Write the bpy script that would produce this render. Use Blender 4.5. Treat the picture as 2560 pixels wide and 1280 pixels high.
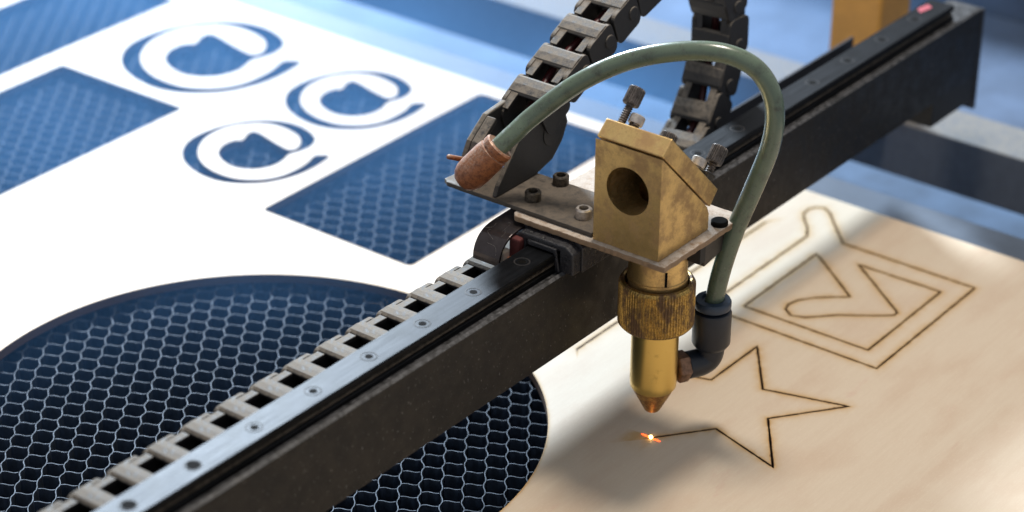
import bpy, bmesh, math, random
import numpy as np
from mathutils import Vector, Matrix
from mathutils.geometry import delaunay_2d_cdt

random.seed(7); RNG = np.random.default_rng(7)
S = 0.001                       # everything below is written in millimetres
for o in list(bpy.data.objects): bpy.data.objects.remove(o)
scene = bpy.context.scene
COL = scene.collection

# ------------------------------------------------------------------ camera
def cam_axes(yaw, pitch, roll):
    cy, sy, cp, sp = math.cos(yaw), math.sin(yaw), math.cos(pitch), math.sin(pitch)
    fwd = Vector((cy*cp, sy*cp, -sp)); right = Vector((sy, -cy, 0)); up = right.cross(fwd)
    cr, sr = math.cos(roll), math.sin(roll)
    return right*cr + up*sr, up*cr - right*sr, fwd
cr_, cu_, cf_ = cam_axes(math.radians(37.0777), math.radians(28.3164), math.radians(0.6374))
cam = bpy.data.cameras.new('camera'); camo = bpy.data.objects.new('camera', cam); COL.objects.link(camo)
camo.matrix_world = Matrix(((cr_.x, cu_.x, -cf_.x, -567.07*S), (cr_.y, cu_.y, -cf_.y, -373.37*S), (cr_.z, cu_.z, -cf_.z, 429.11*S), (0, 0, 0, 1)))
cam.sensor_width = 36; cam.lens = 90; cam.clip_start = 0.02; cam.clip_end = 50
cam.dof.use_dof = True; cam.dof.focus_distance = 0.772; cam.dof.aperture_fstop = 10.5
scene.camera = camo

# ------------------------------------------------------------------ light
world = bpy.data.worlds.new('World'); scene.world = world; world.use_nodes = True
bg = world.node_tree.nodes['Background']; bg.inputs[0].default_value = (0.66, 0.69, 0.74, 1); bg.inputs[1].default_value = 0.62
def area(name, loc, target, size, watts, color):
    l = bpy.data.lights.new(name, 'AREA'); l.shape = 'DISK'; l.size = size*S; l.energy = watts; l.color = color
    o = bpy.data.objects.new(name, l); COL.objects.link(o); o.location = Vector(loc)*S
    o.rotation_euler = (Vector(target)-Vector(loc)).to_track_quat('-Z', 'Y').to_euler()
    return o
area('work_lamp', (658, 946, 565), (40, 120, 0), 220, 44, (0.74, 0.87, 1.0))      # cool lamp over the far left of the bed
area('ceiling_lamp', (80, 18, 520), (0, 0, 0), 85, 1.62, (1.0, 0.90, 0.78))         # warm lamp above the head
scene.view_settings.view_transform = 'Standard'; scene.view_settings.look = 'None'
scene.view_settings.exposure = 0; scene.view_settings.gamma = 1
scene.render.engine = 'CYCLES'
scene.cycles.use_denoising = True
scene.cycles.max_bounces = 6

# ------------------------------------------------------------------ materials
class N:
    def __init__(s, name):
        s.m = bpy.data.materials.new(name); s.m.use_nodes = True
        s.t = s.m.node_tree; s.b = s.t.nodes['Principled BSDF']; s.out = s.t.nodes['Material Output']
        s.co = s.t.nodes.new('ShaderNodeTexCoord').outputs['Object']
    def n(s, kind, **kw):
        x = s.t.nodes.new(kind)
        for k, v in kw.items(): setattr(x, k, v)
        return x
    def l(s, a, b): s.t.links.new(a, b)
    def put(s, sock, v):
        if hasattr(v, 'is_linked') or hasattr(v, 'links'): s.l(v, sock)
        else: sock.default_value = v
    def noise(s, scale, detail=4, rough=0.6, stretch=(1, 1, 1), off=0):
        mp = s.n('ShaderNodeMapping'); s.l(s.co, mp.inputs[0])
        mp.inputs['Scale'].default_value = tuple(1000*q for q in stretch); mp.inputs['Location'].default_value = (off, off*1.7, off*.3)
        t = s.n('ShaderNodeTexNoise'); t.inputs['Scale'].default_value = 1.0/scale; t.inputs['Detail'].default_value = detail; t.inputs['Roughness'].default_value = rough
        s.l(mp.outputs[0], t.inputs[0]); return t.outputs[0]
    def ramp(s, f, a, b, lo=0.0, hi=1.0):
        r = s.n('ShaderNodeMapRange'); r.interpolation_type = 'SMOOTHSTEP'
        s.l(f, r.inputs[0]); r.inputs[1].default_value = a; r.inputs[2].default_value = b; r.inputs[3].default_value = lo; r.inputs[4].default_value = hi
        return r.outputs[0]
    def mix(s, f, a, b):
        x = s.n('ShaderNodeMix', data_type='RGBA'); s.put(x.inputs[0], f)
        for i, v in ((6, a), (7, b)):
            if isinstance(v, tuple): x.inputs[i].default_value = (*v, 1)
            else: s.l(v, x.inputs[i])
        return x.outputs[2]
    def math(s, op, a, b=0.5):
        x = s.n('ShaderNodeMath', operation=op); s.put(x.inputs[0], a); s.put(x.inputs[1], b); return x.outputs[0]
    def bump(s, h, strength=0.3, dist=0.1, prev=None):
        x = s.n('ShaderNodeBump'); x.inputs['Strength'].default_value = strength; x.inputs['Distance'].default_value = dist*S
        s.l(h, x.inputs['Height'])
        if prev is not None: s.l(prev, x.inputs['Normal'])
        return x.outputs[0]
    def upness(s):
        g = s.n('ShaderNodeNewGeometry'); sx = s.n('ShaderNodeSeparateXYZ'); s.l(g.outputs['Normal'], sx.inputs[0]); return sx.outputs[2]
    def set(s, color=None, rough=None, metal=None, normal=None, **kw):
        if color is not None: s.put(s.b.inputs['Base Color'], (*color, 1) if isinstance(color, tuple) else color)
        if rough is not None: s.put(s.b.inputs['Roughness'], rough)
        if metal is not None: s.put(s.b.inputs['Metallic'], metal)
        if normal is not None: s.l(normal, s.b.inputs['Normal'])
        for k, v in kw.items(): s.put(s.b.inputs[k], v)
        return s.m
MAT = {}
def brass():
    n = N('worn_brass')
    tar = n.ramp(n.noise(9, 8, .74), .43, .64); spots = n.ramp(n.noise(1.1, 3, .6, off=3), .66, .74)
    fine = n.noise(.35, 3, .7, off=9)
    c = n.mix(n.noise(3, 5, .7, off=5), (.60, .41, .16), (.80, .57, .25))
    c = n.mix(n.math('MULTIPLY', tar, .6), c, (.24, .125, .07)); c = n.mix(n.math('MULTIPLY', spots, .5), c, (.10, .055, .03)); haze_ = n.ramp(n.noise(2.2, 6, .8, off=14), .5, .7); c = n.mix(n.math('MULTIPLY', haze_, .4), c, (.34, .20, .13)); c = n.mix(n.ramp(fine, .35, .75, 0, .3), c, (.32, .2, .08))
    r = n.math('ADD', n.math('MULTIPLY', tar, .18), n.math('MULTIPLY_ADD', fine, .16)); 
    r2 = n.math('ADD', n.math('MULTIPLY', tar, .18), .42)
    return n.set(c, r2, n.ramp(tar, 0, 1, .95, .72), n.bump(fine, .12, .05))
def brass_clean():
    n = N('turned_brass')
    turn = n.noise(.12, 2, .5, (.02, .02, 6)); tar = n.ramp(n.noise(5, 5, .6, off=2), .56, .75)
    c = n.mix(n.math('MULTIPLY', tar, .5), n.mix(turn, (.72, .50, .14), (.80, .58, .20)), (.32, .18, .06))
    return n.set(c, n.math('ADD', n.math('MULTIPLY', tar, .2), .34), 1.0, n.bump(turn, .06, .03))
def brass_tip():
    n = N('heat_stained_brass')
    st = n.ramp(n.noise(2.2, 5, .7), .4, .62); ash = n.ramp(n.noise(1.6, 4, .6, off=4), .62, .72)
    c = n.mix(st, (.60, .35, .11), (.32, .15, .05)); c = n.mix(n.math('MULTIPLY', ash, .7), c, (.5, .42, .36))
    return n.set(c, .42, .8, n.bump(n.noise(.5, 3), .2, .05))
def knurl():
    n = N('grimy_knurled_brass')
    g = n.ramp(n.noise(4.5, 6, .7, (1, 1, .6)), .42, .62); f = n.ramp(n.noise(.6, 4, .7, off=6), .42, .62)
    c = n.mix(g, (.60, .40, .12), (.16, .09, .045)); c = n.mix(n.math('MULTIPLY', f, .6), c, (.10, .06, .035))
    return n.set(c, n.ramp(g, 0, 1, .36, .62), n.ramp(g, 0, 1, .95, .4), n.bump(f, .3, .06))
def dusty(name, base, dust, amount=.85, lo=.35, hi=.8, rough=.6, speck=.5, metal=0.0):
    n = N(name)
    up = n.ramp(n.upness(), lo, hi); nz = n.ramp(n.noise(2.5, 5, .7), .25, .6); gr = n.noise(.28, 2, .8, off=2)
    f = n.math('MULTIPLY', n.math('MULTIPLY', up, nz), amount)
    dcol = n.mix(gr, tuple(q*.62 for q in dust), tuple(min(1, q*1.3) for q in dust))
    sp = n.ramp(n.noise(.7, 2, .5, off=8), .68, .76)
    c = n.mix(n.math('MULTIPLY', sp, speck), n.mix(n.noise(4, 4, .6), tuple(q*.75 for q in base), tuple(q*1.3 for q in base)), dust)
    c = n.mix(f, c, dcol)
    crumb = n.ramp(n.noise(.55, 3, .75, off=12), .60, .70); c = n.mix(n.math('MULTIPLY', crumb, .55), c, tuple(q*.35 for q in dust)); pale = n.ramp(n.noise(.45, 2, .7, off=17), .66, .74); c = n.mix(n.math('MULTIPLY', n.math('MULTIPLY', pale, up), .55), c, tuple(min(1, q*1.9) for q in dust))
    r = n.math('ADD', n.math('MULTIPLY', f, .9-rough), rough)
    return n.set(c, r, n.math('MULTIPLY', n.math('SUBTRACT', 1.0, f), metal), n.bump(n.noise(.5, 4, .8, off=21), .5, .14, n.bump(gr, .35, .08)))
def rail_steel():
    n = N('brushed_rail_steel')
    br = n.noise(.5, 4, .7, (.03, 1.6, 1)); sm = n.ramp(n.noise(9, 5, .65), .42, .7); br2 = n.noise(1.3, 4, .75, (.02, 1, 1), off=6)
    c = n.mix(n.ramp(n.math('ADD', n.math('MULTIPLY', br, .4), n.math('MULTIPLY', br2, .6)), .36, .64), (.005, .0055, .007), (.018, .0195, .023)); c = n.mix(n.math('MULTIPLY', sm, .6), c, (.004, .0045, .005))
    wear = n.ramp(n.noise(1.2, 4, .7, (.2, 1, 1), off=4), .62, .72); c = n.mix(n.math('MULTIPLY', wear, .5), c, (.035, .037, .042))
    return n.set(c, n.ramp(br, .3, .7, .42, .56), .9, n.bump(br, .25, .05), **{'Specular IOR Level': .25})
def black_beam():
    n = N('black_painted_beam')
    st = n.ramp(n.noise(1.0, 3, .75, (1, 1, .6)), .62, .72); dust = n.noise(6, 5, .7, off=3); gr = n.noise(.3, 2, .7)
    c = n.mix(dust, (.004, .004, .0045), (.013, .0125, .0125)); c = n.mix(n.math('MULTIPLY', st, .6), c, (.24, .23, .22))
    f = n.math('MULTIPLY', n.ramp(n.upness(), .5, .9), n.ramp(n.noise(2, 5, .7), .3, .7)); c = n.mix(n.math('MULTIPLY', f, .4), c, (.22, .22, .23))
    return n.set(c, n.ramp(dust, .3, .7, .4, .6), 0.0, n.bump(gr, .2, .05), **{'Specular IOR Level': .3})
def hose_mat():
    n = N('green_hose')
    g = n.ramp(n.noise(5, 6, .75), .50, .68); sp = n.ramp(n.noise(1.3, 5, .8, off=4), .56, .68)
    c = n.mix(n.noise(14, 3, .5, off=1), (.075, .105, .08), (.13, .175, .115)); c = n.mix(n.math('MULTIPLY', g, .75), c, (.04, .045, .034)); c = n.mix(n.math('MULTIPLY', sp, .65), c, (.03, .03, .025))
    return n.set(c, n.ramp(g, 0, 1, .24, .45), 0.0, n.bump(n.noise(.8, 4), .12, .08), **{'Subsurface Weight': .12, 'Subsurface Radius': (.002, .003, .002), 'Subsurface Scale': 1.0, 'Coat Weight': .25, 'Coat Roughness': .2})
def copper():
    n = N('rusty_copper_cap')
    up = n.ramp(n.upness(), .1, .9); w = n.ramp(n.noise(1.6, 5, .75), .35, .7); sp = n.ramp(n.noise(.7, 5, .8, off=5), .42, .62)
    c = n.mix(w, (.33, .115, .04), (.13, .042, .02)); c = n.mix(n.math('MULTIPLY', n.math('MULTIPLY', up, sp), .85), c, (.46, .36, .29)); c = n.mix(n.math('MULTIPLY', up, .22), c, (.42, .28, .20))
    return n.set(c, n.ramp(w, 0, 1, .38, .6), .25, n.bump(n.noise(.6, 4), .25, .06))
def steel(name, c1, c2, rough=.35):
    n = N(name); w = n.noise(1.4, 5, .7)
    return n.set(n.mix(n.ramp(w, .35, .65), c1, c2), n.ramp(w, .3, .7, rough, rough+.2), .8, n.bump(n.noise(.3, 3), .15, .04))
def plain(name, c, rough=.5, metal=0.0, var=.25, scale=3, spec=.5):
    n = N(name); w = n.noise(scale, 4, .6)
    return n.set(n.mix(w, tuple(q*(1-var) for q in c), tuple(min(1, q*(1+var)) for q in c)), rough, metal, n.bump(n.noise(scale*.2, 3), .15, .05), **{'Specular IOR Level': spec})
def grime():
    n = N('oily_black_carriage'); w = n.noise(2.2, 6, .75); g = n.ramp(n.noise(1.0, 5, .8, off=3), .55, .7)
    c = n.mix(w, (.006, .006, .008), (.03, .03, .035)); c = n.mix(n.math('MULTIPLY', g, .5), c, (.11, .11, .13))
    return n.set(c, n.ramp(w, .35, .65, .22, .5), 0.0, n.bump(w, .8, .5, n.bump(n.noise(.5, 4, .7, off=8), .5, .12)))
def plywood():
    n = N('birch_plywood')
    gr = n.noise(1.0, 5, .65, (.05, .9, .5)); fig = n.noise(14, 4, .55, (.35, 1, 1), off=3); fib = n.noise(.25, 3, .7, (.12, 1.2, 1), off=5)
    c = n.mix(gr, (.70, .565, .42), (.80, .68, .53)); c = n.mix(n.ramp(fig, .42, .7, 0, .5), c, (.64, .465, .33))
    red = n.ramp(n.noise(9, 4, .6, (.3, 1, 1), off=11), .62, .74, 0, .35); c = n.mix(red, c, (.66, .42, .32))
    c = n.mix(n.math('MULTIPLY', fib, .22), c, (.50, .38, .26)); c = n.mix(n.ramp(n.noise(.6, 3, .8, (.4, 1, 1), off=19), .5, .75, 0, .25), c, (.86, .76, .62))
    at = n.n('ShaderNodeAttribute', attribute_name='scorch'); wob = n.noise(4, 4, .6, off=7)
    s1 = n.math('MULTIPLY', at.outputs['Fac'], n.ramp(wob, .25, .65, .55, 1.0))
    c = n.mix(n.ramp(s1, .03, .62, 0, .85), c, (.60, .37, .14)); c = n.mix(n.ramp(s1, .62, 1.05, 0, .95), c, (.10, .045, .02))
    return n.set(c, .55, 0.0, n.bump(fib, .12, .05), **{'Specular IOR Level': .3})
def ply_edge():
    n = N('charred_plywood_edge')
    ly = n.noise(.7, 3, .6, (.05, .05, 1)); return n.set(n.mix(ly, (.035, .02, .014), (.12, .065, .035)), .8, 0.0, n.bump(n.noise(.5, 4), .3, .1))
def foil():
    n = N('aluminium_foil'); w = n.noise(1.6, 4, .7)
    return n.set(n.mix(w, (.06, .08, .115), (.13, .16, .21)), n.ramp(w, .3, .7, .34, .55), .8, n.bump(n.noise(.7, 4), .35, .1))  # reflected blue of the surroundings is put into the foil colour
def foil_edge():
    n = N('cut_foil_edge'); w = n.ramp(n.noise(1.3, 4, .75), .35, .7)
    return n.set(n.mix(w, (.022, .03, .042), (.14, .165, .205)), .65, .25, **{'Specular IOR Level': .2})
def glow():
    n = N('spark_glow'); n.set((1, .3, .05), .5); n.put(n.b.inputs['Emission Color'], (1.0, .10, .02, 1)); n.b.inputs['Emission Strength'].default_value = 3.2; return n.m
def glow2():
    n = N('spark_core'); n.set((1, .8, .5), .5); n.put(n.b.inputs['Emission Color'], (1.0, .62, .22, 1)); n.b.inputs['Emission Strength'].default_value = 14; return n.m
M = dict(brass=brass(), clean=brass_clean(), tip=brass_tip(), knurl=knurl(), rail=rail_steel(), beam=black_beam(), hose=hose_mat(), copper=copper(), ply=plywood(), plyedge=ply_edge(), foil=foil(), foil_edge=foil_edge(), glow=glow(), core=glow2(),
    chain=dusty('dusty_chain_plastic', (.011, .011, .013), (.215, .185, .15), .95, .2, .8, .55, .12),
    plate=dusty('dusty_steel_plate', (.06, .052, .045), (.15, .122, .095), .85, .4, .9, .5, .4, .4),
    plate_low=dusty('scale_crusted_plate', (.26, .17, .10), (.50, .44, .38), .95, .5, .9, .6, .6, .2),
    bolt=steel('grimy_bolt_steel', (.05, .043, .036), (.13, .11, .09), .45), bright=steel('bright_bolt_steel', (.42, .37, .33), (.62, .56, .50), .28),
    thumb=steel('thumb_screw_steel', (.07, .06, .055), (.17, .15, .14), .4), socket=plain('socket_dark', (.006, .0055, .005), .8, spec=.05), recess=plain('recess_dark', (.03, .028, .028), .6, .2, .5, 1, .2),  # recess rings get a darker tone than the bolt steel
    carriage=grime(), strap=plain('worn_strap_steel', (.06, .05, .05), .27, .7, .6, 4),
    felt=plain('dark_red_felt', (.10, .02, .018), .8, 0, .5, 1), white=plain('pale_grease_pad', (.55, .48, .42), .6, 0, .3, 1), orange_bit=plain('orange_pad', (.55, .18, .07), .6),
    fit=plain('blue_black_fitting', (.008, .012, .021), .42, 0, .35, 2), collar=plain('slate_blue_collar', (.022, .040, .070), .4, 0, .25, 2), hexn=steel('bronze_hex', (.16, .09, .06), (.30, .18, .12), .4),
    dark=plain('dark_rubber', (.008, .008, .009), .6), wire=plain('dark_red_wire', (.06, .010, .012), .4), wire2=plain('grey_wire', (.04, .037, .04), .45),
    frame=plain('frame_aluminium', (.085, .11, .15), .6, 0, .35, 14), bed=plain('blue_grey_bed_steel', (.085, .135, .215), .6, 0.0, .75, 24), bar=dusty('tan_dusty_bar', (.10, .11, .13), (.20, .19, .175), .9, .5, .9, .6, .2),
    panel=plain('blue_steel_panel', (.08, .118, .19), .6, 0, .7, 30), orange=plain('orange_plastic', (.55, .27, .05), .5, 0, .25, 8), red=plain('red_tag', (.38, .06, .08), .6), tray=plain('dark_tray', (.03, .033, .042), .5, .2, .3, 5),
    lint=plain('grey_lint', (.34, .31, .28), .9))

# ------------------------------------------------------------------ helpers
def tag(o, label=None, cat=None, group=None, kind=None):
    for k, v in (('label', label), ('category', cat), ('group', group), ('kind', kind)):
        if v: o[k] = v
    return o
def empty(name, loc):
    o = bpy.data.objects.new(name, None); COL.objects.link(o); o.location = Vector(loc)*S; o.empty_display_size = .01; return o
def base_of(p):
    v = Vector((0, 0, 0))
    while p is not None: v = v + p.location; p = p.parent
    return v
def link_mesh(name, me, mat, parent=None, smooth=False, bevel=0, local=False, sub=0):
    """mesh in world millimetres -> object under parent, its origin at the middle of the piece's base"""
    o = bpy.data.objects.new(name, me); COL.objects.link(o)
    if mat is not None: me.materials.append(mat)
    off = base_of(parent)
    if parent is not None: o.parent = parent
    if not local:
        co = np.empty(len(me.vertices)*3, 'f4'); me.vertices.foreach_get('co', co); co = co.reshape(-1, 3)*S
        org = (co.min(0)+co.max(0))/2; org[2] = co[:, 2].min()
        me.vertices.foreach_set('co', (co-org).ravel()); o.location = Vector(org.tolist())-off
    if smooth: me.polygons.foreach_set('use_smooth', [True]*len(me.polygons))
    me.update()
    if bevel:
        b = o.modifiers.new('bevel', 'BEVEL'); b.width = bevel*S; b.segments = 2; b.limit_method = 'ANGLE'; b.angle_limit = math.radians(40)
    return o
def mk(name, vs, fs, mat, parent=None, **kw):
    me = bpy.data.meshes.new(name); me.from_pydata([tuple(v) for v in vs], [], fs); return link_mesh(name, me, mat, parent, **kw)
def from_bm(name, bm, mat, parent=None, **kw):
    bmesh.ops.recalc_face_normals(bm, faces=bm.faces); me = bpy.data.meshes.new(name); bm.to_mesh(me); bm.free(); return link_mesh(name, me, mat, parent, **kw)
def bm_prism(bm, poly, axis, a, b):
    """2-D polygon extruded along axis ('x','y','z') from a to b; poly holds the two other coordinates in order"""
    def P(p, t): return {'x': (t, p[0], p[1]), 'y': (p[0], t, p[1]), 'z': (p[0], p[1], t)}[axis]
    A = [bm.verts.new(P(p, a)) for p in poly]; B = [bm.verts.new(P(p, b)) for p in poly]
    bm.faces.new(A); bm.faces.new(B[::-1]); n = len(poly)
    for i in range(n): bm.faces.new((A[i], B[i], B[(i+1) % n], A[(i+1) % n]))
def bm_box(bm, x0, x1, y0, y1, z0, z1): bm_prism(bm, [(x0, y0), (x1, y0), (x1, y1), (x0, y1)], 'z', z0, z1)
def box(name, d, mat, parent=None, **kw):
    bm = bmesh.new(); bm_box(bm, *d); return from_bm(name, bm, mat, parent, **kw)
def prism(name, poly, axis, a, b, mat, parent=None, **kw):
    bm = bmesh.new(); bm_prism(bm, poly, axis, a, b); return from_bm(name, bm, mat, parent, **kw)
def frame_of(d):
    d = Vector(d).normalized(); u = d.cross(Vector((0, 0, 1)))
    if u.length < .05: u = Vector((1, 0, 0))
    u.normalize(); return u, d.cross(u).normalized(), d
def bm_lathe(bm, c, d, prof, seg=48, teeth=0, tooth=0.0, cap0=True, cap1=True):
    """profile [(r, t)] turned round the axis through c along d; teeth cut ridges into the rows flagged (r,t,1)"""
    u, v, w = frame_of(d); c = Vector(c); rings = []
    n = teeth*4 if teeth else seg
    for p in prof:
        r, t = p[0], p[1]; k = teeth and len(p) > 2; ring = []
        for i in range(n):
            a = 2*math.pi*i/n; rr = r - (tooth if (k and i % 4 in (2, 3)) else 0)
            ring.append(bm.verts.new(c + u*(rr*math.cos(a)) + v*(rr*math.sin(a)) + w*t))
        rings.append(ring)
    for A, B in zip(rings, rings[1:]):
        for i in range(n): bm.faces.new((A[i], A[(i+1) % n], B[(i+1) % n], B[i]))
    if cap0: bm.faces.new(rings[0][::-1])
    if cap1: bm.faces.new(rings[-1])
def lathe(name, c, d, prof, mat, parent=None, **kw):
    a = {k: kw.pop(k) for k in ('seg', 'teeth', 'tooth', 'cap0', 'cap1') if k in kw}
    bm = bmesh.new(); bm_lathe(bm, c, d, prof, **a); o = from_bm(name, bm, mat, parent, **kw)
    if not a.get('teeth'):
        o.data.polygons.foreach_set('use_smooth', [True]*len(o.data.polygons))
        try: o.data.set_sharp_from_angle(angle=math.radians(35))
        except Exception: pass
    return o
def smooth_path(pts, n):
    P = [Vector(p) for p in pts]; P = [P[0]*2-P[1]] + P + [P[-1]*2-P[-2]]; out = []
    for i in range(1, len(P)-2):
        for k in range(n):
            t = k/n; a, b, c, d = P[i-1:i+3]
            out.append(.5*((2*b)+(c-a)*t+(2*a-5*b+4*c-d)*t*t+(3*b-a-3*c+d)*t**3))
    out.append(P[-2]); return out
def tube(name, pts, r, mat, parent=None, seg=20, n=10):
    P = smooth_path(pts, n); vs = []; fs = []; u = None
    for i, p in enumerate(P):
        d = (P[min(i+1, len(P)-1)]-P[max(i-1, 0)]).normalized()
        u = d.orthogonal() if u is None else (u-d*u.dot(d)); u.normalize(); v = d.cross(u)
        rr = r[i] if isinstance(r, list) else r
        for k in range(seg): a = 2*math.pi*k/seg; vs.append(p+u*(rr*math.cos(a))+v*(rr*math.sin(a)))
    for i in range(len(P)-1):
        for k in range(seg): fs.append((i*seg+k, i*seg+(k+1) % seg, (i+1)*seg+(k+1) % seg, (i+1)*seg+k))
    fs += [tuple(range(seg))[::-1], tuple(range((len(P)-1)*seg, len(P)*seg))]
    return mk(name, vs, fs, mat, parent, smooth=True)

# ------------------------------------------------------------------ the bed and what lies beyond it
bed = box('bed_floor', (-420, 1100, -420, 1100, -46, -42), M['bed']); tag(bed, 'blue-grey steel floor of the machine under the honeycomb', None, kind='structure')
box('frame_rail', (252, 277, -420, 1100, -24, -.6), M['bar'], bevel=.8); tag(bpy.data.objects['frame_rail'], 'long tan dusty frame rail beyond the honeycomb bed', kind='structure')
box('frame_ledge', (305, 420, -420, 1100, -42, -22), M['panel'], bevel=2); tag(bpy.data.objects['frame_ledge'], 'wide blue steel ledge along the far side of the machine', kind='structure')
box('back_panel', (420.5, 426, -420, 1100, -42, 60), M['panel']); tag(bpy.data.objects['back_panel'], 'blue steel panel closing the far side of the machine', kind='structure')

# honeycomb: corrugated foil strips running side by side
hb = empty('honeycomb_bed', (0, 150, -17)); tag(hb, 'silver honeycomb cutting bed of wavy foil strips showing through the cutouts', 'honeycomb bed')
va = np.array([math.cos(math.radians(-33)), math.sin(math.radians(-33))])*6.95; vb = np.array([math.cos(math.radians(36)), math.sin(math.radians(36))])*7.05
ZT, ZB, TH = -4.2, -16.5, .14
X0, X1, Y0, Y1 = -330, 177, -75, 470
def ribbon(path, V, F):
    P = np.array(path); d = np.gradient(P, axis=0); d /= np.linalg.norm(d, axis=1)[:, None]+1e-9; nn = np.c_[-d[:, 1], d[:, 0]]*TH; b0 = len(V)
    for p, q in zip(P, nn):
        V += [(p[0]+q[0], p[1]+q[1], ZB), (p[0]+q[0], p[1]+q[1], ZT), (p[0]-q[0], p[1]-q[1], ZT), (p[0]-q[0], p[1]-q[1], ZB)]
    for i in range(len(P)-1):
        a, c = b0+4*i, b0+4*i+4; F += [(a, c, c+1, a+1), (a+1, c+1, c+2, a+2), (a+2, c+2, c+3, a+3)]
org = np.array([-60., 120.])
for i in range(-70, 75):
    V, F = [], []; run = []
    def flush():
        if len(run) > 2:
            C = np.array(run)
            for _ in range(2):
                Q = .75*C[:-1]+.25*C[1:]; R_ = .25*C[:-1]+.75*C[1:]; C = np.vstack([C[:1], np.stack([Q, R_], 1).reshape(-1, 2), C[-1:]])
            ribbon(C, V, F)
        run.clear()
    for j in range(-75, 80):
        o = org + i*va + j*vb; jit = RNG.normal(0, .16, 4)
        if not (X0 < o[0] < X1-3 and Y0 < o[1] < Y1): flush(); continue
        t1 = o+.39*va+.333*vb+jit[:2]; t0 = o+.61*va-.333*vb+jit[2:]
        run += [t0, t1]
        q0 = o+.40*va+.333*vb; q1 = o-.40*va+.667*vb      # short wall to the next strip, slightly S-shaped
        s = np.linspace(0, 1, 7); w = (q1-q0); nrm = np.array([-w[1], w[0]])
        path = q0+np.outer(s, w)+np.outer(np.sin(2*math.pi*s)*.055+RNG.normal(0, .03)*np.sin(math.pi*s), nrm)
        ribbon(path, V, F)
    flush()
    if F:
        fo_ = mk('foil_strip', V, F, M['foil'], hb, smooth=False); fo_.data.materials.append(M['foil_edge'])
        fo_.data.polygons.foreach_set('material_index', [1 if k % 3 == 1 else 0 for k in range(len(F))])
box('frame_bar', (180.5, 197, -75, 470, -20, -2.2), M['frame'], hb, bevel=.6)

# ------------------------------------------------------------------ plywood sheet with cutouts, kerfs and scorching
def rrect(x0, x1, y0, y1, r, n=6):
    out = []
    for cx, cy, a0 in ((x1-r, y1-r, 0), (x0+r, y1-r, 90), (x0+r, y0+r, 180), (x1-r, y0+r, 270)):
        for k in range(n+1): a = math.radians(a0+90*k/n); out.append((cx+r*math.cos(a), cy+r*math.sin(a)))
    return np.array(out)
CURL = np.array([[145.0,282.1],[147.8,276.6],[137.5,274.5],[125.7,274.5],[116.3,276.6],[107.1,280.8],[100.2,287.1],[94.9,294.9],[92.5,303.4],[92.6,312.2],[94.6,320.8],[98.1,328.7],[103.6,335.7],[110.5,341.1],[118.2,344.3],[126.9,345.1],[135.2,344.1],[143.5,341.7],[151.1,337.6],[158.4,330.9],[163.5,322.1],[164.9,312.3],[162.8,302.9],[158.9,296.0],[154.2,292.6],[148.2,291.2],[143.1,291.8],[139.7,293.0],[137.2,293.6],[134.3,293.1],[129.8,291.6],[124.2,291.1],[117.8,292.9],[112.8,296.8],[109.7,302.6],[109.2,308.7],[111.3,316.0],[115.4,322.2],[121.4,326.2],[127.6,327.3],[132.3,326.0],[134.1,323.7],[137.2,324.4],[141.0,326.2],[144.7,326.2],[146.1,323.8],[145.1,318.5],[142.8,309.7],[141.1,301.5],[140.9,297.9],[142.5,295.9],[146.5,296.0],[151.3,299.0],[155.1,303.4],[157.3,309.8],[158.2,317.3],[157.6,323.4],[154.7,329.7],[150.0,334.2],[144.6,338.2],[137.2,340.2],[127.8,340.1],[118.8,337.1],[110.8,331.7],[105.1,325.0],[101.3,317.3],[99.5,308.5],[99.8,299.6],[102.1,293.2],[106.7,286.8],[113.2,282.2],[120.2,280.2],[129.3,279.9],[136.4,280.8],[141.6,282.5]])
def resample(P, step, closed=True, smooth=False):
    P = np.asarray(P, float)
    if smooth:
        n = len(P); out = []
        for i in range(n):
            a, b, c, d = P[i-1], P[i], P[(i+1) % n], P[(i+2) % n]
            for k in range(4): t = k/4; out.append(.5*((2*b)+(c-a)*t+(2*a-5*b+4*c-d)*t*t+(3*b-a-3*c+d)*t**3))
        P = np.array(out)
    Q = np.vstack([P, P[:1]]) if closed else P; out = []
    for a, b in zip(Q, Q[1:]):
        k = max(1, int(round(np.linalg.norm(b-a)/step)))
        for q in range(k): out.append(a+(b-a)*q/k)
    if not closed: out.append(Q[-1])
    return np.array(out)
cm = np.array([126.8, 307.7])
holes = [np.array([(-69.13+94.57*math.cos(a), 106.44+94.57*math.sin(a)) for a in np.linspace(0, 2*math.pi, 300, endpoint=False)]),
         resample(rrect(40, 169.6, 130, 200, 2.2), 2.0), resample(rrect(-75, 85.2, 283, 351, 1.8), 2.5), resample(rrect(-75, 163, 362.3, 415, 1.8), 3),
         resample(CURL, 1.4, True, True), resample(np.array([132.25, 234.15])+.76*(CURL-cm), 1.2, True, True), resample(np.array([72.8, 233.4])+.76*(CURL-cm), 1.2, True, True)]
ARM = [(146.2,32.8),(152.5,36.6),(156.6,40.4),(160.5,43.0),(164.5,43.6),(167.8,42.2),(169.1,39.4),(167.0,35.8),(160.0,29.6),(149.4,19.8)]
BOX_OUT = np.array([(80.5, 32.8)]+ARM+[(149.4, -33.2), (80.8, -34)])
BOX_IN = np.array([(88.9,22.8),(136.6,23.1),(134.5,19.9),(123.2,5.4),(117.0,-2.5),(112.5,3.2),(108.7,7.1),(103.7,10.6),(99.4,11.5),(95.8,10.4),(93.4,6.8),(95.3,2.1),(103.6,-5.7),(111.8,-16.8),(115.2,-20.6),(117.2,-20.8),(118.5,-19.6),(123.3,-13.3),(130.6,-3.9),(139.1,7.3),(139.7,-25.2),(89.4,-25.7)])
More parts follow.
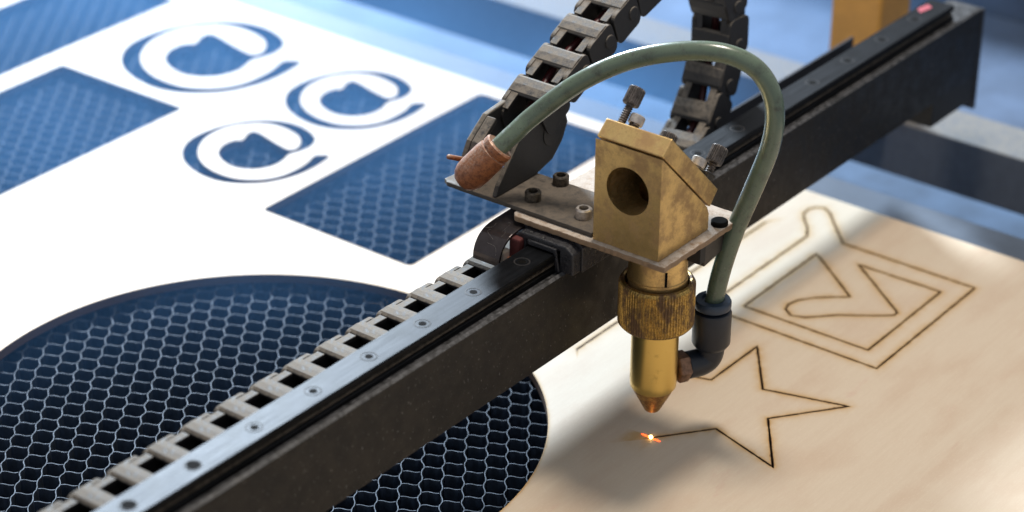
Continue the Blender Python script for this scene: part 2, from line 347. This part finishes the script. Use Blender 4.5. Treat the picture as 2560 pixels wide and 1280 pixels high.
STAR = np.array([(0.6,-.4),(17.2,-13),(9.5,-39),(32.5,-22.6),(54.7,-39),(46.6,-11.7),(68.6,4.5),(41.1,4.6),(33.5,28)])
SLOT = np.array([(30, 50.4), (146, 50.4)])
def offset(P, d, closed):
    n = len(P); out = []
    for i in range(n):
        if closed: a, b, c = P[i-1], P[i], P[(i+1) % n]
        else: a, b, c = P[max(i-1, 0)], P[i], P[min(i+1, n-1)]
        t1 = b-a; t2 = c-b
        if np.linalg.norm(t1) < 1e-9: t1 = t2
        if np.linalg.norm(t2) < 1e-9: t2 = t1
        t1 = t1/np.linalg.norm(t1); t2 = t2/np.linalg.norm(t2); n1 = np.array([-t1[1], t1[0]]); n2 = np.array([-t2[1], t2[0]])
        m = n1+n2; m = m/(np.linalg.norm(m)+1e-9); out.append(b+m*d/max(.35, m@n1))
    return np.array(out)
KW = .28
kerfs = [(resample(BOX_OUT, 1.5), True, KW), (resample(BOX_IN, 1.3), True, KW), (resample(STAR, 1.4, False), False, KW*1.05), (resample(SLOT, 2, False), False, .3)]
pts, edges, loops = [], [], []
def add_loop(L):
    b = len(pts); pts.extend(L.tolist()); n = len(L); edges.extend([(b+i, b+(i+1) % n) for i in range(n)]); loops.append(L)
SX0, SX1, SY0, SY1 = -330, 177.5, -260, 470
outer = resample(np.array([(SX0, SY0), (SX1, SY0), (SX1, SY1), (SX0, SY1)]), 10); add_loop(outer)
hole_polys = []
for h in holes: add_loop(h); hole_polys.append(h)
ring_polys = []          # (outer, inner) pairs and plain slits
for K, closed, w in kerfs:
    A, B = offset(K, w, closed), offset(K, -w, closed)
    if closed: add_loop(A); add_loop(B); ring_polys.append((A, B))
    else:
        L = np.vstack([A, B[::-1]]); add_loop(L); ring_polys.append((L, None))
def inside(P, poly):
    x, y = P[:, 0], P[:, 1]; r = np.zeros(len(P), bool); n = len(poly)
    for i in range(n):
        (x1, y1), (x2, y2) = poly[i-1], poly[i]
        if y1 == y2: continue
        k = ((y1 > y) != (y2 > y)) & (x < (x2-x1)*(y-y1)/(y2-y1)+x1); r ^= k
    return r
def removed(P):
    r = np.zeros(len(P), bool)
    for h in hole_polys: r |= inside(P, h)
    for A, B in ring_polys: r |= inside(P, A) if B is None else (inside(P, A) ^ inside(P, B))
    return r
def seg_dist(P, L, closed):
    d = np.full(len(P), 1e9); A = L; B = np.roll(L, -1, 0)
    if not closed: A, B = L[:-1], L[1:]
    for a, b in zip(A, B):
        ab = b-a; t = np.clip(((P-a)@ab)/(ab@ab+1e-12), 0, 1); q = P-(a+t[:, None]*ab); d = np.minimum(d, (q*q).sum(1))
    return np.sqrt(d)
extra = []
for K, closed, w in kerfs:
    for d in (.6, 1.1, 1.9, 3.2, 5):
        for sgn in (1, -1): extra.append(offset(K, sgn*d, closed)[::(1 if d < 2 else 2)])
for h in holes:
    for d in (.7, 1.6, 3.4):
        for sgn in (1, -1): extra.append(offset(h, sgn*d, True)[::(1 if d < 2 else 2)])
gx, gy = np.meshgrid(np.arange(SX0+6, SX1-3, 12.0), np.arange(SY0+6, SY1-3, 12.0)); extra.append(np.c_[gx.ravel(), gy.ravel()])
extra = np.vstack(extra); extra = extra[(extra[:, 0] < SX1-.5) & (extra[:, 0] > SX0+.5) & (extra[:, 1] > SY0+.5) & (extra[:, 1] < SY1-.5)]
extra = extra[~removed(extra)]
dl = np.full(len(extra), 1e9)
for L in loops: dl = np.minimum(dl, seg_dist(extra, L, True))
extra = extra[dl > .22]
allp = [Vector(p) for p in pts]+[Vector(p) for p in extra.tolist()]
vo, eo, fo, *_ = delaunay_2d_cdt(allp, edges, [], 0, 1e-5)
VP = np.array([tuple(v) for v in vo]); FT = np.array([f for f in fo if len(f) == 3]); cen = VP[FT].mean(1)
FT = FT[~removed(cen)]
e1 = VP[FT[:, 1]]-VP[FT[:, 0]]; e2 = VP[FT[:, 2]]-VP[FT[:, 0]]; flip = (e1[:, 0]*e2[:, 1]-e1[:, 1]*e2[:, 0]) < 0; FT[flip] = FT[flip][:, ::-1]
sc = np.zeros(len(VP))
for K, closed, w in kerfs:
    d = np.maximum(seg_dist(VP, K, closed)-w, 0); sc = np.maximum(sc, .8*np.exp(-d/.16)+(.52*np.exp(-(d/2.6)**1.2)))
for h in holes: d = seg_dist(VP, h, True); sc = np.maximum(sc, .55*np.exp(-d/.5)+.22*np.exp(-d/1.3))
cnt = {}
for t in FT:
    for a, b in ((t[0], t[1]), (t[1], t[2]), (t[2], t[0])): cnt[(int(a), int(b))] = 1
nv = len(VP); THK = 3.4
verts = [(x, y, 0) for x, y in VP]+[(x, y, -THK) for x, y in VP]; faces = [tuple(int(q) for q in t) for t in FT]; nt = len(faces)
for (a, b) in cnt:
    if (b, a) not in cnt: faces.append((b, a, a+nv, b+nv))
ns = len(faces); faces += [tuple(int(q)+nv for q in t[::-1]) for t in FT]
me = bpy.data.meshes.new('plywood_sheet'); me.from_pydata(verts, [], faces)
at = me.attributes.new('scorch', 'FLOAT', 'POINT'); at.data.foreach_set('value', np.r_[sc, sc].astype('f4'))
ply = link_mesh('plywood_sheet', me, M['ply']); me.materials.append(M['plyedge'])
mi = np.zeros(len(faces), 'i4'); mi[nt:ns] = 1; me.polygons.foreach_set('material_index', mi)
tag(ply, 'pale birch plywood sheet with cutouts, a cut checkbox and a half-cut star', 'plywood sheet')

# ------------------------------------------------------------------ gantry beam with guide rail and chain tray
gb = empty('gantry_beam', (0, 25, 34.8)); tag(gb, 'long black gantry beam with a steel guide rail crossing the sheet diagonally', 'gantry beam')
BX0, BX1 = -330, 238
prism('beam_body', [(18, 34.9), (32.2, 34.9), (32.2, 62.0), (18.4, 62.0), (18, 61.7)], 'x', BX0, BX1, M['beam'], gb, bevel=.25)
prism('beam_lip', [(17.6, 61.2), (18.9, 62.06), (18.9, 62.7), (17.6, 62.3)], 'x', BX0, BX1-1, M['beam'], gb)
rail = prism('guide_rail', [(21.0, 62.05), (31.3, 62.05), (31.3, 63.6), (30.2, 64.2), (30.2, 65.6), (31.3, 66.2), (31.3, 67.6), (30.9, 68.0), (21.4, 68.0), (21.0, 67.6), (21.0, 66.2), (22.1, 65.6), (22.1, 64.2), (21.0, 63.6)], 'x', BX0, 221, M['rail'], gb)
prism('guide_wire', [(21.25, 64.55), (21.75, 64.3), (22.0, 64.55), (22.0, 65.2), (21.75, 65.45), (21.25, 65.2)], 'x', BX0, 220, M['bolt'], gb)
x = -173.8-23.4*6; k = 0
while x < 215:
    filled = not (-180 < x < -165 or -205 < x < -195)
    bm = bmesh.new(); bm_lathe(bm, (x, 26.2, 67.85), (0, 0, 1), [(2.5, 0), (2.5, .2), (2.15, .22), (2.05, .05), (1.1, .05), (1.0, .0)], seg=28)
    from_bm('screw_recess', bm, M['recess'], rail)
    lathe('screw_socket', (x+(0.0 if filled else .2), 26.1, 67.9), (0, 0, 1), [(1.15 if filled else 2.0, 0), (1.15 if filled else 2.0, .16)], M['socket'], rail, seg=20)  # near-black disc paints the shade inside the hole; the rail itself is uncut
    x += 23.4; k += 1
prism('end_bracket', [(206, 18.3), (238.1, 18.3), (238.1, 31), (206, 31)], 'z', 25, 34.85, M['dark'], gb, bevel=.3)
prism('end_cap', [(238.2, 17.8), (240, 17.8), (240, 32), (238.2, 32)], 'z', 21, 61.5, M['tray'], gb, bevel=.2)
mk('red_mark', [(207, 27.5, 68.03), (214, 26.4, 68.03), (216, 29.3, 68.03), (210, 30.2, 68.03), (207, 27.5, 68.12), (214, 26.4, 68.12), (216, 29.3, 68.12), (210, 30.2, 68.12)], [(0, 1, 2, 3), (4, 5, 6, 7), (0, 1, 5, 4), (1, 2, 6, 5), (2, 3, 7, 6), (3, 0, 4, 7)], M['red'], gb)
prism('chain_tray_and_light_skirt', [(32.4, 44.5), (53.6, 44.5), (53.6, 19), (54.6, 19), (54.6, 51.5), (53.8, 51.5), (53.8, 45.4), (32.4, 45.4)], 'x', BX0, 207, M['tray'], gb)  # unseen skirt below the tray added to keep the work lamp off the near side

# ------------------------------------------------------------------ cable chain: lower run in the tray, loop, upper run to the head
cc = empty('cable_chain', (-40, 44, 46)); tag(cc, 'dusty black cable chain looping from behind the beam up to the head', 'cable chain')
PITCH, CWID, CTH = 13.8, 15.6, 11.5
cp = [(-330, 44, 53), (-200, 44, 53.2), (-100, 44, 52.8), (-20, 44.2, 51.5), (40, 45, 50.5), (66, 46, 50), (83, 47.5, 52.5), (96, 49, 62), (104, 50, 74), (108.5, 50.5, 88), (106, 51.5, 103), (97, 52.5, 116), (80, 54, 121.5), (60, 55, 117), (42, 55, 110), (26, 55, 102.5), (12, 55, 95.5), (4, 55, 90.5)]
PP = smooth_path(cp, 24); arc = [0.0]
for a, b in zip(PP, PP[1:]): arc.append(arc[-1]+(b-a).length)
def at_arc(s):
    s = max(0, min(arc[-1]-1e-4, s)); i = int(np.searchsorted(arc, s, 'right'))-1; t = (s-arc[i])/(arc[i+1]-arc[i]); return PP[i].lerp(PP[i+1], t)
def link_bm():
    """local: x along the chain, y across, z = outward face of the loop (negative z is the face seen on the lower run)"""
    bm = bmesh.new(); h = CTH/2; w = CWID/2
    def rounded(x0, x1, r, n=5):
        o = []
        for cx, cz, a0 in ((x1-r, h-r, 0), (x0+r, h-r, 90), (x0+r, -h+r, 180), (x1-r, -h+r, 270)):
            for k in range(n+1): a = math.radians(a0+90*k/n); o.append((cx+r*math.cos(a), cz+r*math.sin(a)))
        return o
    for s in (-1, 1):
        lo, hi = sorted((s*w, s*(w-1.5))); bm_prism(bm, rounded(-PITCH*.52, PITCH*.42, 2.4), 'y', lo, hi)         # outer cheek
        lo, hi = sorted((s*(w-1.55), s*(w-3.0))); bm_prism(bm, [(p[0], p[1]*.93) for p in rounded(-PITCH*.1, PITCH*.72, 4.2)], 'y', lo, hi)   # inner cheek
        bm_lathe(bm, (PITCH*.02-4.2, s*(w-.05), 0), (0, s, 0), [(2.3, 0), (2.3, .35), (1.9, .5)], seg=18)       # pivot boss
        # crossbar, slightly crowned, with stepped shoulders
        z0 = s*h
        bm_prism(bm, [(-PITCH*.42, z0-s*1.6), (PITCH*.08, z0-s*1.6), (PITCH*.10, z0-s*.5), (PITCH*.04, z0+s*.2), (-PITCH*.16, z0+s*.45), (-PITCH*.36, z0+s*.2), (-PITCH*.43, z0-s*.5)], 'y', -w+.35, w-.35)
        for q in (-1, 1):
            lo, hi = sorted((q*(w-1.55), q*(w-4.2))); bm_prism(bm, [(PITCH*.06, z0-s*1.5), (PITCH*.53, z0-s*1.5), (PITCH*.53, z0-s*.25), (PITCH*.06, z0-s*.1)], 'y', lo, hi)
    return bm
lb = link_bm(); bmesh.ops.scale(lb, verts=lb.verts, vec=(S, S, S)); bmesh.ops.recalc_face_normals(lb, faces=lb.faces)
lme = bpy.data.meshes.new('chain_link'); lb.to_mesh(lme); lb.free(); lme.materials.append(M['chain'])
s = 4.0; base = cc.location.copy()
while s < arc[-1]-2:
    p = at_arc(s); tx = (at_arc(s+5)-at_arc(s-5)).normalized(); ty = Vector((0, 1, 0)); ty = (ty-tx*ty.dot(tx)).normalized(); tz = tx.cross(ty)
    o = bpy.data.objects.new('chain_link', lme); COL.objects.link(o); o.parent = cc
    j = random.uniform(-.012, .012)
    m = Matrix((tx, ty, tz)).transposed().to_4x4() @ Matrix.Rotation(j, 4, 'Y'); m.translation = p*S-base; o.matrix_local = m
    bv = o.modifiers.new('bevel', 'BEVEL'); bv.width = .35*S; bv.segments = 2; bv.limit_method = 'ANGLE'; bv.angle_limit = math.radians(45)
    s += PITCH
far_pl = [(-18, 75.7), (3, 75.7), (12, 78), (20, 87.5), (8, 97.5), (-6, 96), (-14, 90), (-18, 83)]
prism('end_bracket', [(-17.5, 75.7), (3, 75.7), (11.5, 77.8), (16.5, 82.5), (19.2, 88), (17.5, 93.5), (8, 97.5), (-3, 94), (-11, 85), (-16, 79)], 'y', 48.3, 50.0, M['chain'], cc, bevel=.5)
prism('end_bracket', far_pl, 'y', 60.6, 62.6, M['chain'], cc, bevel=.5)
prism('bracket_band', [(-18, 75.8), (-16.4, 75.8), (-16.4, 82.6), (-12.8, 88.8), (-5.4, 94.4), (-6.2, 95.9), (-14, 90), (-18, 83)], 'y', 57.0, 60.55, M['chain'], cc, bevel=.4)
lathe('pivot_boss', (10.5, 48.32, 87.5), (0, -1, 0), [(4.3, 0), (4.3, .35), (3.9, .5)], M['chain'], cc, seg=32)
tube('bracket_pin', [(-17.5, 61.0, 85.0), (-24.6, 61.0, 88.6)], .8, M['copper'], cc, seg=10, n=3)
for nm, mt, dy, dz, lab in (('cable', 'wire', 1.5, 1.2, 'dark red cable seen through the windows of the cable chain'), ('cable', 'wire2', -2, -1, 'grey cable lying beside the red one inside the chain')):
    o = tube(nm, [(p[0], p[1]+dy+1.2*math.sin(i*1.9), p[2]+dz-1.2+.6*math.cos(i*2.3)) for i, p in enumerate(cp[1:])], 1.25, M[mt], None, seg=10, n=8); tag(o, lab, 'cable')

# ------------------------------------------------------------------ laser head
lh = empty('laser_cutter', (0, 0, 10.5)); tag(lh, 'brass laser cutting head with knurled lens tube on a dusty mounting plate', 'laser head')
# carriage on the rail
bm = bmesh.new(); prof = [(14.5, 61.9), (20.3, 61.9), (20.3, 68.9), (32, 68.9), (32, 62.4), (37.5, 62.4), (37.5, 70.2), (35.8, 71.9), (16.2, 71.9), (14.5, 70.2)]
bm_prism(bm, prof, 'x', -19, 22)
car = from_bm('carriage_block', bm, M['carriage'], lh, bevel=.3)
prism('end_seal', [(14.9, 62.3), (20.0, 62.3), (20.0, 69.1), (32.3, 69.1), (32.3, 62.8), (37.0, 62.8), (37.0, 69.4), (34.2, 71.3), (17.8, 71.3), (14.9, 69.4)], 'x', -23.2, -19.02, M['carriage'], car, bevel=.5)
prism('oil_lip', [(19.4, 62.4), (21.0, 62.4), (21.5, 68.3), (31.2, 68.3), (31.4, 69.9), (20.8, 69.9)], 'x', -24.1, -23.25, M['carriage'], car, bevel=.25)
# plates
def ragged(poly, amp, step=1.2):
    return [(p[0]+random.uniform(-amp, amp), p[1]+random.uniform(-amp, amp)) for p in resample(np.array(poly), step).tolist()]
prism('mounting_plate', ragged([(-19.6, -15.2), (22.8, -15.4), (23.0, 39.6), (-18.5, 40.5), (-20.4, 39)], .17), 'z', 72.05, 74, M['plate_low'], lh, bevel=.35)
prism('bracket_plate', ragged([(-17.6, 12.3), (5.2, 12.0), (4.6, 50), (-2, 68), (-16.4, 69.2), (-17.9, 67)], .09, 1.6), 'z', 74.05, 75.6, M['plate'], lh, bevel=.35)
for (bx, by, br, mt) in ((3.0, 38.9, 2.55, 'bolt'), (-11.0, 39.1, 2.55, 'bolt'), (-10.6, 20.4, 2.6, 'bright')):
    b = lathe('bolt', (bx, by, 75.62), (0, 0, 1), [(br, 0), (br, 2.6), (br-.35, 3.0), (1.5, 3.0), (1.35, 1.6)], M[mt], lh, seg=32)
    lathe('hex_socket', (bx, by, 76.9), (0, 0, 1), [(1.42, 0), (1.42, .5)], M['socket'], b, seg=6)
lathe('bolt', (13.3, -12.6, 74.02), (0, 0, 1), [(2.6, 0), (2.6, 1.2), (2.2, 1.5)], M['socket'], lh, seg=24)  # near-black disc paints the shade of a recess in the plate
# strap curling over the carriage end with its felt wiper
arcp = [(-9, 71.4), (-22, 71.0)]
for k in range(11): a = math.radians(94+92*k/10); arcp.append((-23.4+8.4*math.cos(a), 62.8+8.0*math.sin(a)))
inner = [(x+(0 if i < 2 else .9*(-(x+23.4)/8.4)), z-(.9 if i < 3 else .9*max(0, (z-62.8)/8.0))) for i, (x, z) in enumerate(arcp)]
st = prism('wiper_strap', arcp+inner[::-1], 'y', 36.0, 46.0, M['strap'], lh, smooth=False, bevel=.15)
box('felt_pad', (-25.5, -22.5, 33.2, 37.2, 60.5, 69.5), M['felt'], st, bevel=.6); box('grease_pad', (-29.6, -25.9, 36.3, 38.4, 57.5, 66.0), M['white'], st, bevel=.5); box('orange_pad', (-27.6, -25.7, 35.0, 36.2, 60.4, 63.6), M['orange_bit'], st, bevel=.3)
# belt clamp under the plate
prism('belt_clamp', [(6, 62.5), (23.6, 65.2), (23.6, 71.9), (6, 71.9)], 'y', -12.6, -5.2, M['plate'], lh, bevel=.3)
box('clamp_bracket', (2.6, 5.6, -13.2, -5.5, 64.8, 71.95), M['dark'], lh, bevel=.2)
# mirror block with its bore
bm = bmesh.new()
prof = [(-18, 74.05), (8.3, 74.05), (8.3, 79.4), (7.2, 82.0), (-17.2, 106.6), (-18, 107.2)]
bm_prism(bm, prof, 'y', -11.8, 11.6); blk = from_bm('mirror_block', bm, M['brass'], lh)
bm = bmesh.new(); bm_lathe(bm, (-24, -.2, 93.5), (1, 0, 0), [(7.5, 0), (7.5, 24)], seg=72); bm_lathe(bm, (-2, -.2, 92), (0, 0, -1), [(5.5, -6), (5.5, 21)], seg=40)
cutter = from_bm('cutter', bm, M['brass']); 
for o_ in (blk, cutter): bpy.context.view_layer.update()
md = blk.modifiers.new('bore', 'BOOLEAN'); md.object = cutter; md.operation = 'DIFFERENCE'; md.solver = 'EXACT'; md.use_self = True
bpy.context.view_layer.update(); dg = bpy.context.evaluated_depsgraph_get(); nm = bpy.data.meshes.new_from_object(blk.evaluated_get(dg)); blk.modifiers.clear(); blk.data = nm
bpy.data.objects.remove(cutter)
b = blk.modifiers.new('bevel', 'BEVEL'); b.width = .38*S; b.segments = 3; b.limit_method = 'ANGLE'; b.angle_limit = math.radians(35)
# tilted mirror plate and its screws
q = .70711
mp = prism('mirror_plate', [(-17.7, 107.9), (9.0, 81.3), (13.0, 85.7), (-12.9, 111.9)], 'y', -11.7, 11.5, M['brass'], lh, bevel=.35)
prism('mirror_shim', [(-13, 103.0), (6, 84.0), (7.0, 85.0), (-12, 104.0)], 'y', -8.5, 8.5, M['dark'], mp)
nrm = Vector((q, 0, q))
def on_plate(t, y): return Vector((-12.7+t*q, y, 112.0-t*q))
for t, y, L in ((2.2, 7.6, 6.2), (33.0, 9.2, 4.6), (33.0, -8.4, 5.6)):
    p = on_plate(t, y); ts = lathe('thumb_screw', p, nrm, [(1.25, -.5)]+[(1.32 if i % 2 else 1.08, .35*i) for i in range(int(L/.35))]+[(1.2, L)], M['thumb'], mp, seg=18)
    lathe('knurled_knob', p+nrm*L, nrm, [(1.4, 0), (2.35, .05), (2.6, .35, 1), (2.6, 5.1, 1), (2.3, 5.5), (1.0, 5.5)], M['thumb'], ts, teeth=22, tooth=.28)
lathe('lock_nut', on_plate(33, -8.4), nrm, [(2.7, .02), (2.7, 2.0), (2.2, 2.3)], M['bolt'], mp, seg=6)
for t, y in ((4.0, 4.4), (27.5, -7.0)):
    p = on_plate(t, y); so = lathe('spring_screw', p, nrm, [(1.0, -.3), (1.0, 1.6), (2.2, 1.6), (2.3, 1.9), (2.3, 4.1), (2.0, 4.4), (1.1, 4.4)], M['bright'], mp, seg=28)
    tube('spring', [p+nrm*(.1+.14*k)+Vector((q, 0, -q))*(1.5*math.cos(k*1.57))+Vector((0, 1, 0))*(1.5*math.sin(k*1.57)) for k in range(11)], .25, M['bolt'], so, seg=6, n=3)
# lens tube
ax = (0, 0, 0); up = (0, 0, 1)
col = lathe('tube_collar', ax, up, [(9.1, 55), (9.1, 57.6), (9.25, 57.8), (9.25, 58.6), (9.0, 58.8), (9.0, 72.0)], M['brass'], lh, seg=64)
mk('index_slot', [(-6.2, -6.75, 57.6), (-5.6, -7.25, 57.6), (-5.6, -7.25, 63.6), (-6.2, -6.75, 63.6), (-5.6, -6.3, 57.6), (-5.0, -6.8, 57.6), (-5.0, -6.8, 63.6), (-5.6, -6.3, 63.6)], [(0, 1, 2, 3), (4, 5, 6, 7), (0, 1, 5, 4), (3, 2, 6, 7), (0, 3, 7, 4), (1, 2, 6, 5)], M['socket'], col)
lathe('knurled_ring', ax, up, [(8.6, 41.6), (10.9, 41.6), (11.75, 42.6, 1), (11.75, 55.9, 1), (11.1, 57.0), (10.5, 57.3), (9.9, 57.0), (9.7, 54.0)], M['knurl'], lh, teeth=76, tooth=.34, cap1=False)
nz = lathe('nozzle_body', ax, up, [(6.6, 18.9), (7.15, 19.8), (7.3, 22), (7.3, 42.5)], M['clean'], lh, seg=72)
lathe('nozzle_tip', ax, up, [(1.0, 10.9), (2.2, 10.6), (2.5, 10.9), (6.55, 18.88), (6.0, 18.95)], M['tip'], lh, seg=64)

# ------------------------------------------------------------------ air hose with elbow fitting and end cap
ah = empty('air_hose', (16.7, -9.8, 22)); tag(ah, 'grimy green air hose looping from the rusty cap to the black elbow fitting', 'air hose')
hp = [(16.8, -10, 40), (16.8, -10, 44.8), (17.6, -11.8, 57), (19.0, -15, 71.2), (20.9, -19.6, 86.5), (22.5, -23.2, 100.5), (22.8, -23.6, 111.5), (21.6, -20.9, 120.2), (19.3, -15.6, 125.6), (15.4, -6.9, 128.0), (10.2, 5.0, 126.5), (4.5, 18, 121.7), (-1.6, 30.5, 113.2), (-8.0, 41.2, 102.3), (-13.1, 44.6, 97.4), (-18.4, 47, 93.4), (-20.5, 49.5, 90)]
tube('hose', hp, 2.95, M['hose'], ah, seg=28, n=10)
fx, fy = 16.7, -9.7
ft = lathe('push_fitting', (fx, fy, 0), up, [(5.0, 29.4), (5.6, 30.2), (6.0, 31.0), (6.05, 41.3), (5.8, 42.1), (5.2, 42.4)], M['fit'], ah, seg=48)
lathe('release_collar', (fx, fy, 0), up, [(4.4, 42.0), (4.5, 43.1), (5.6, 43.2), (5.75, 43.7), (5.75, 45.2), (5.4, 45.9), (3.6, 46.1), (3.3, 45.2)], M['collar'], ft, seg=48)
dr = Vector((17, -9.6, 0)).normalized()
def along(t, z): return (dr.x*t, dr.y*t, z)
tube('elbow', [(fx, fy, 31.5), (fx, fy, 28.0), along(18.6, 25.4), along(16.4, 24.1), along(13.5, 23.9), along(11.2, 23.9)], 4.35, M['fit'], ft, seg=32, n=8)
lathe('hex_nut', along(7.6, 23.9), dr, [(3.5, -.6), (4.6, -.1), (5.0, .4), (5.0, 3.2), (4.6, 3.7)], M['hexn'], ft, seg=6)
# rusty cap on the chain end of the hose
c0 = Vector((-18.4, 47, 93.4)); cd = (Vector((-26, 56, 81))-c0).normalized()
cap = lathe('end_cap', c0, cd, [(3.2, -.8), (4.4, -1.0), (4.9, -.6), (4.9, 1.0), (4.5, 1.2), (4.5, 1.8), (5.0, 2.1), (5.2, 4.5), (5.2, 10.5), (5.0, 12.6), (4.3, 14.4), (3.0, 15.8), (1.2, 16.4)], M['copper'], ah, seg=48)

# ------------------------------------------------------------------ smoke drifting low over the far side of the bed
hz = box('smoke', (-330, 418, 66, 480, -41, 46), None); tag(hz, 'thin bluish smoke drifting low over the far side of the bed', None, kind='stuff')
sm_ = N('smoke'); sm_.t.nodes.remove(sm_.b); g_ = sm_.n('ShaderNodeNewGeometry'); xyz = sm_.n('ShaderNodeSeparateXYZ'); sm_.l(g_.outputs['Position'], xyz.inputs[0])
far = sm_.math('ADD', sm_.math('MULTIPLY', xyz.outputs[0], .6), sm_.math('MULTIPLY', xyz.outputs[1], .8))
den = sm_.math('MULTIPLY', sm_.ramp(far, .03, .26), sm_.math('MULTIPLY', sm_.ramp(xyz.outputs[2], .046, -.004), sm_.ramp(xyz.outputs[1], .066, .12)))
pt = sm_.n('ShaderNodeTexNoise'); pt.inputs['Scale'].default_value = 11; pt.inputs['Detail'].default_value = 3; sm_.l(g_.outputs['Position'], pt.inputs[0])
den = sm_.math('MULTIPLY', den, sm_.ramp(xyz.outputs[0], .30, .16, .25, 1.0))
den = sm_.math('MULTIPLY', den, sm_.ramp(pt.outputs[0], .3, .7, .55, 1.2))
pv = sm_.n('ShaderNodeVolumePrincipled'); pv.inputs['Color'].default_value = (.20, .50, 1.0, 1); pv.inputs['Anisotropy'].default_value = .3
sm_.l(sm_.math('MULTIPLY', den, 6.5), pv.inputs['Density']); sm_.l(pv.outputs[0], sm_.out.inputs['Volume']); hz.data.materials.append(sm_.m)

# ------------------------------------------------------------------ spark, orange block, lint
sk = empty('laser_spark', (0, 0, 0)); tag(sk, 'small glowing orange spark where the laser cuts the star', 'spark')
def blob(name, c, r, mat, parent):
    bm = bmesh.new(); bmesh.ops.create_icosphere(bm, subdivisions=2, radius=1)
    for v in bm.verts: n_ = 1+random.uniform(-.18, .18); v.co = Vector((v.co.x*r[0]*n_+c[0], v.co.y*r[1]*n_+c[1], v.co.z*r[2]*n_+c[2]))
    return from_bm(name, bm, mat, parent, smooth=True)
blob('core', (0, 0, .35), (.5, .6, .75), M['core'], sk); blob('flare', (.1, 1.9, .12), (.3, 1.9, .16), M['glow'], sk); blob('flare', (.0, -1.9, .12), (.3, 1.8, .16), M['glow'], sk)
ob = prism('orange_block', [(238, 60), (262, 60), (262, 82), (238, 82)], 'z', -.6, 75, M['orange'], None, bevel=1.5); tag(ob, 'blurred orange block standing behind the far end of the rail', 'block')
ln = []
for k in range(18):
    cx, cy, cz = random.choice([(-27, 40, 71.5), (-33, 34, 66), (-14, 56, 84), (-70, 50, 60)]); a = random.uniform(0, 6.28); L_ = random.uniform(3, 8)
    p0 = Vector((cx+random.uniform(-4, 4), cy+random.uniform(-4, 4), cz+random.uniform(-.5, 1))); p1 = p0+Vector((math.cos(a), math.sin(a), random.uniform(-.2, .4)))*L_*.5; p2 = p1+Vector((math.cos(a+.8), math.sin(a+.8), random.uniform(-.4, .2)))*L_*.5
    ln.append((p0, p1, p2))
vs, fs = [], []
for tri in ln:
    P = smooth_path(tri, 5); b0 = len(vs)
    for p in P: vs += [p+Vector((0, 0, .022)), p+Vector((.022, 0, -.015)), p+Vector((-.022, 0, -.015))]
    for i in range(len(P)-1):
        for k in range(3): fs.append((b0+3*i+k, b0+3*i+(k+1) % 3, b0+3*i+3+(k+1) % 3, b0+3*i+3+k))
o = mk('lint', vs, fs, M['lint'], None); tag(o, 'fine grey lint fibres caught on the carriage and chain end', 'lint', kind='stuff')
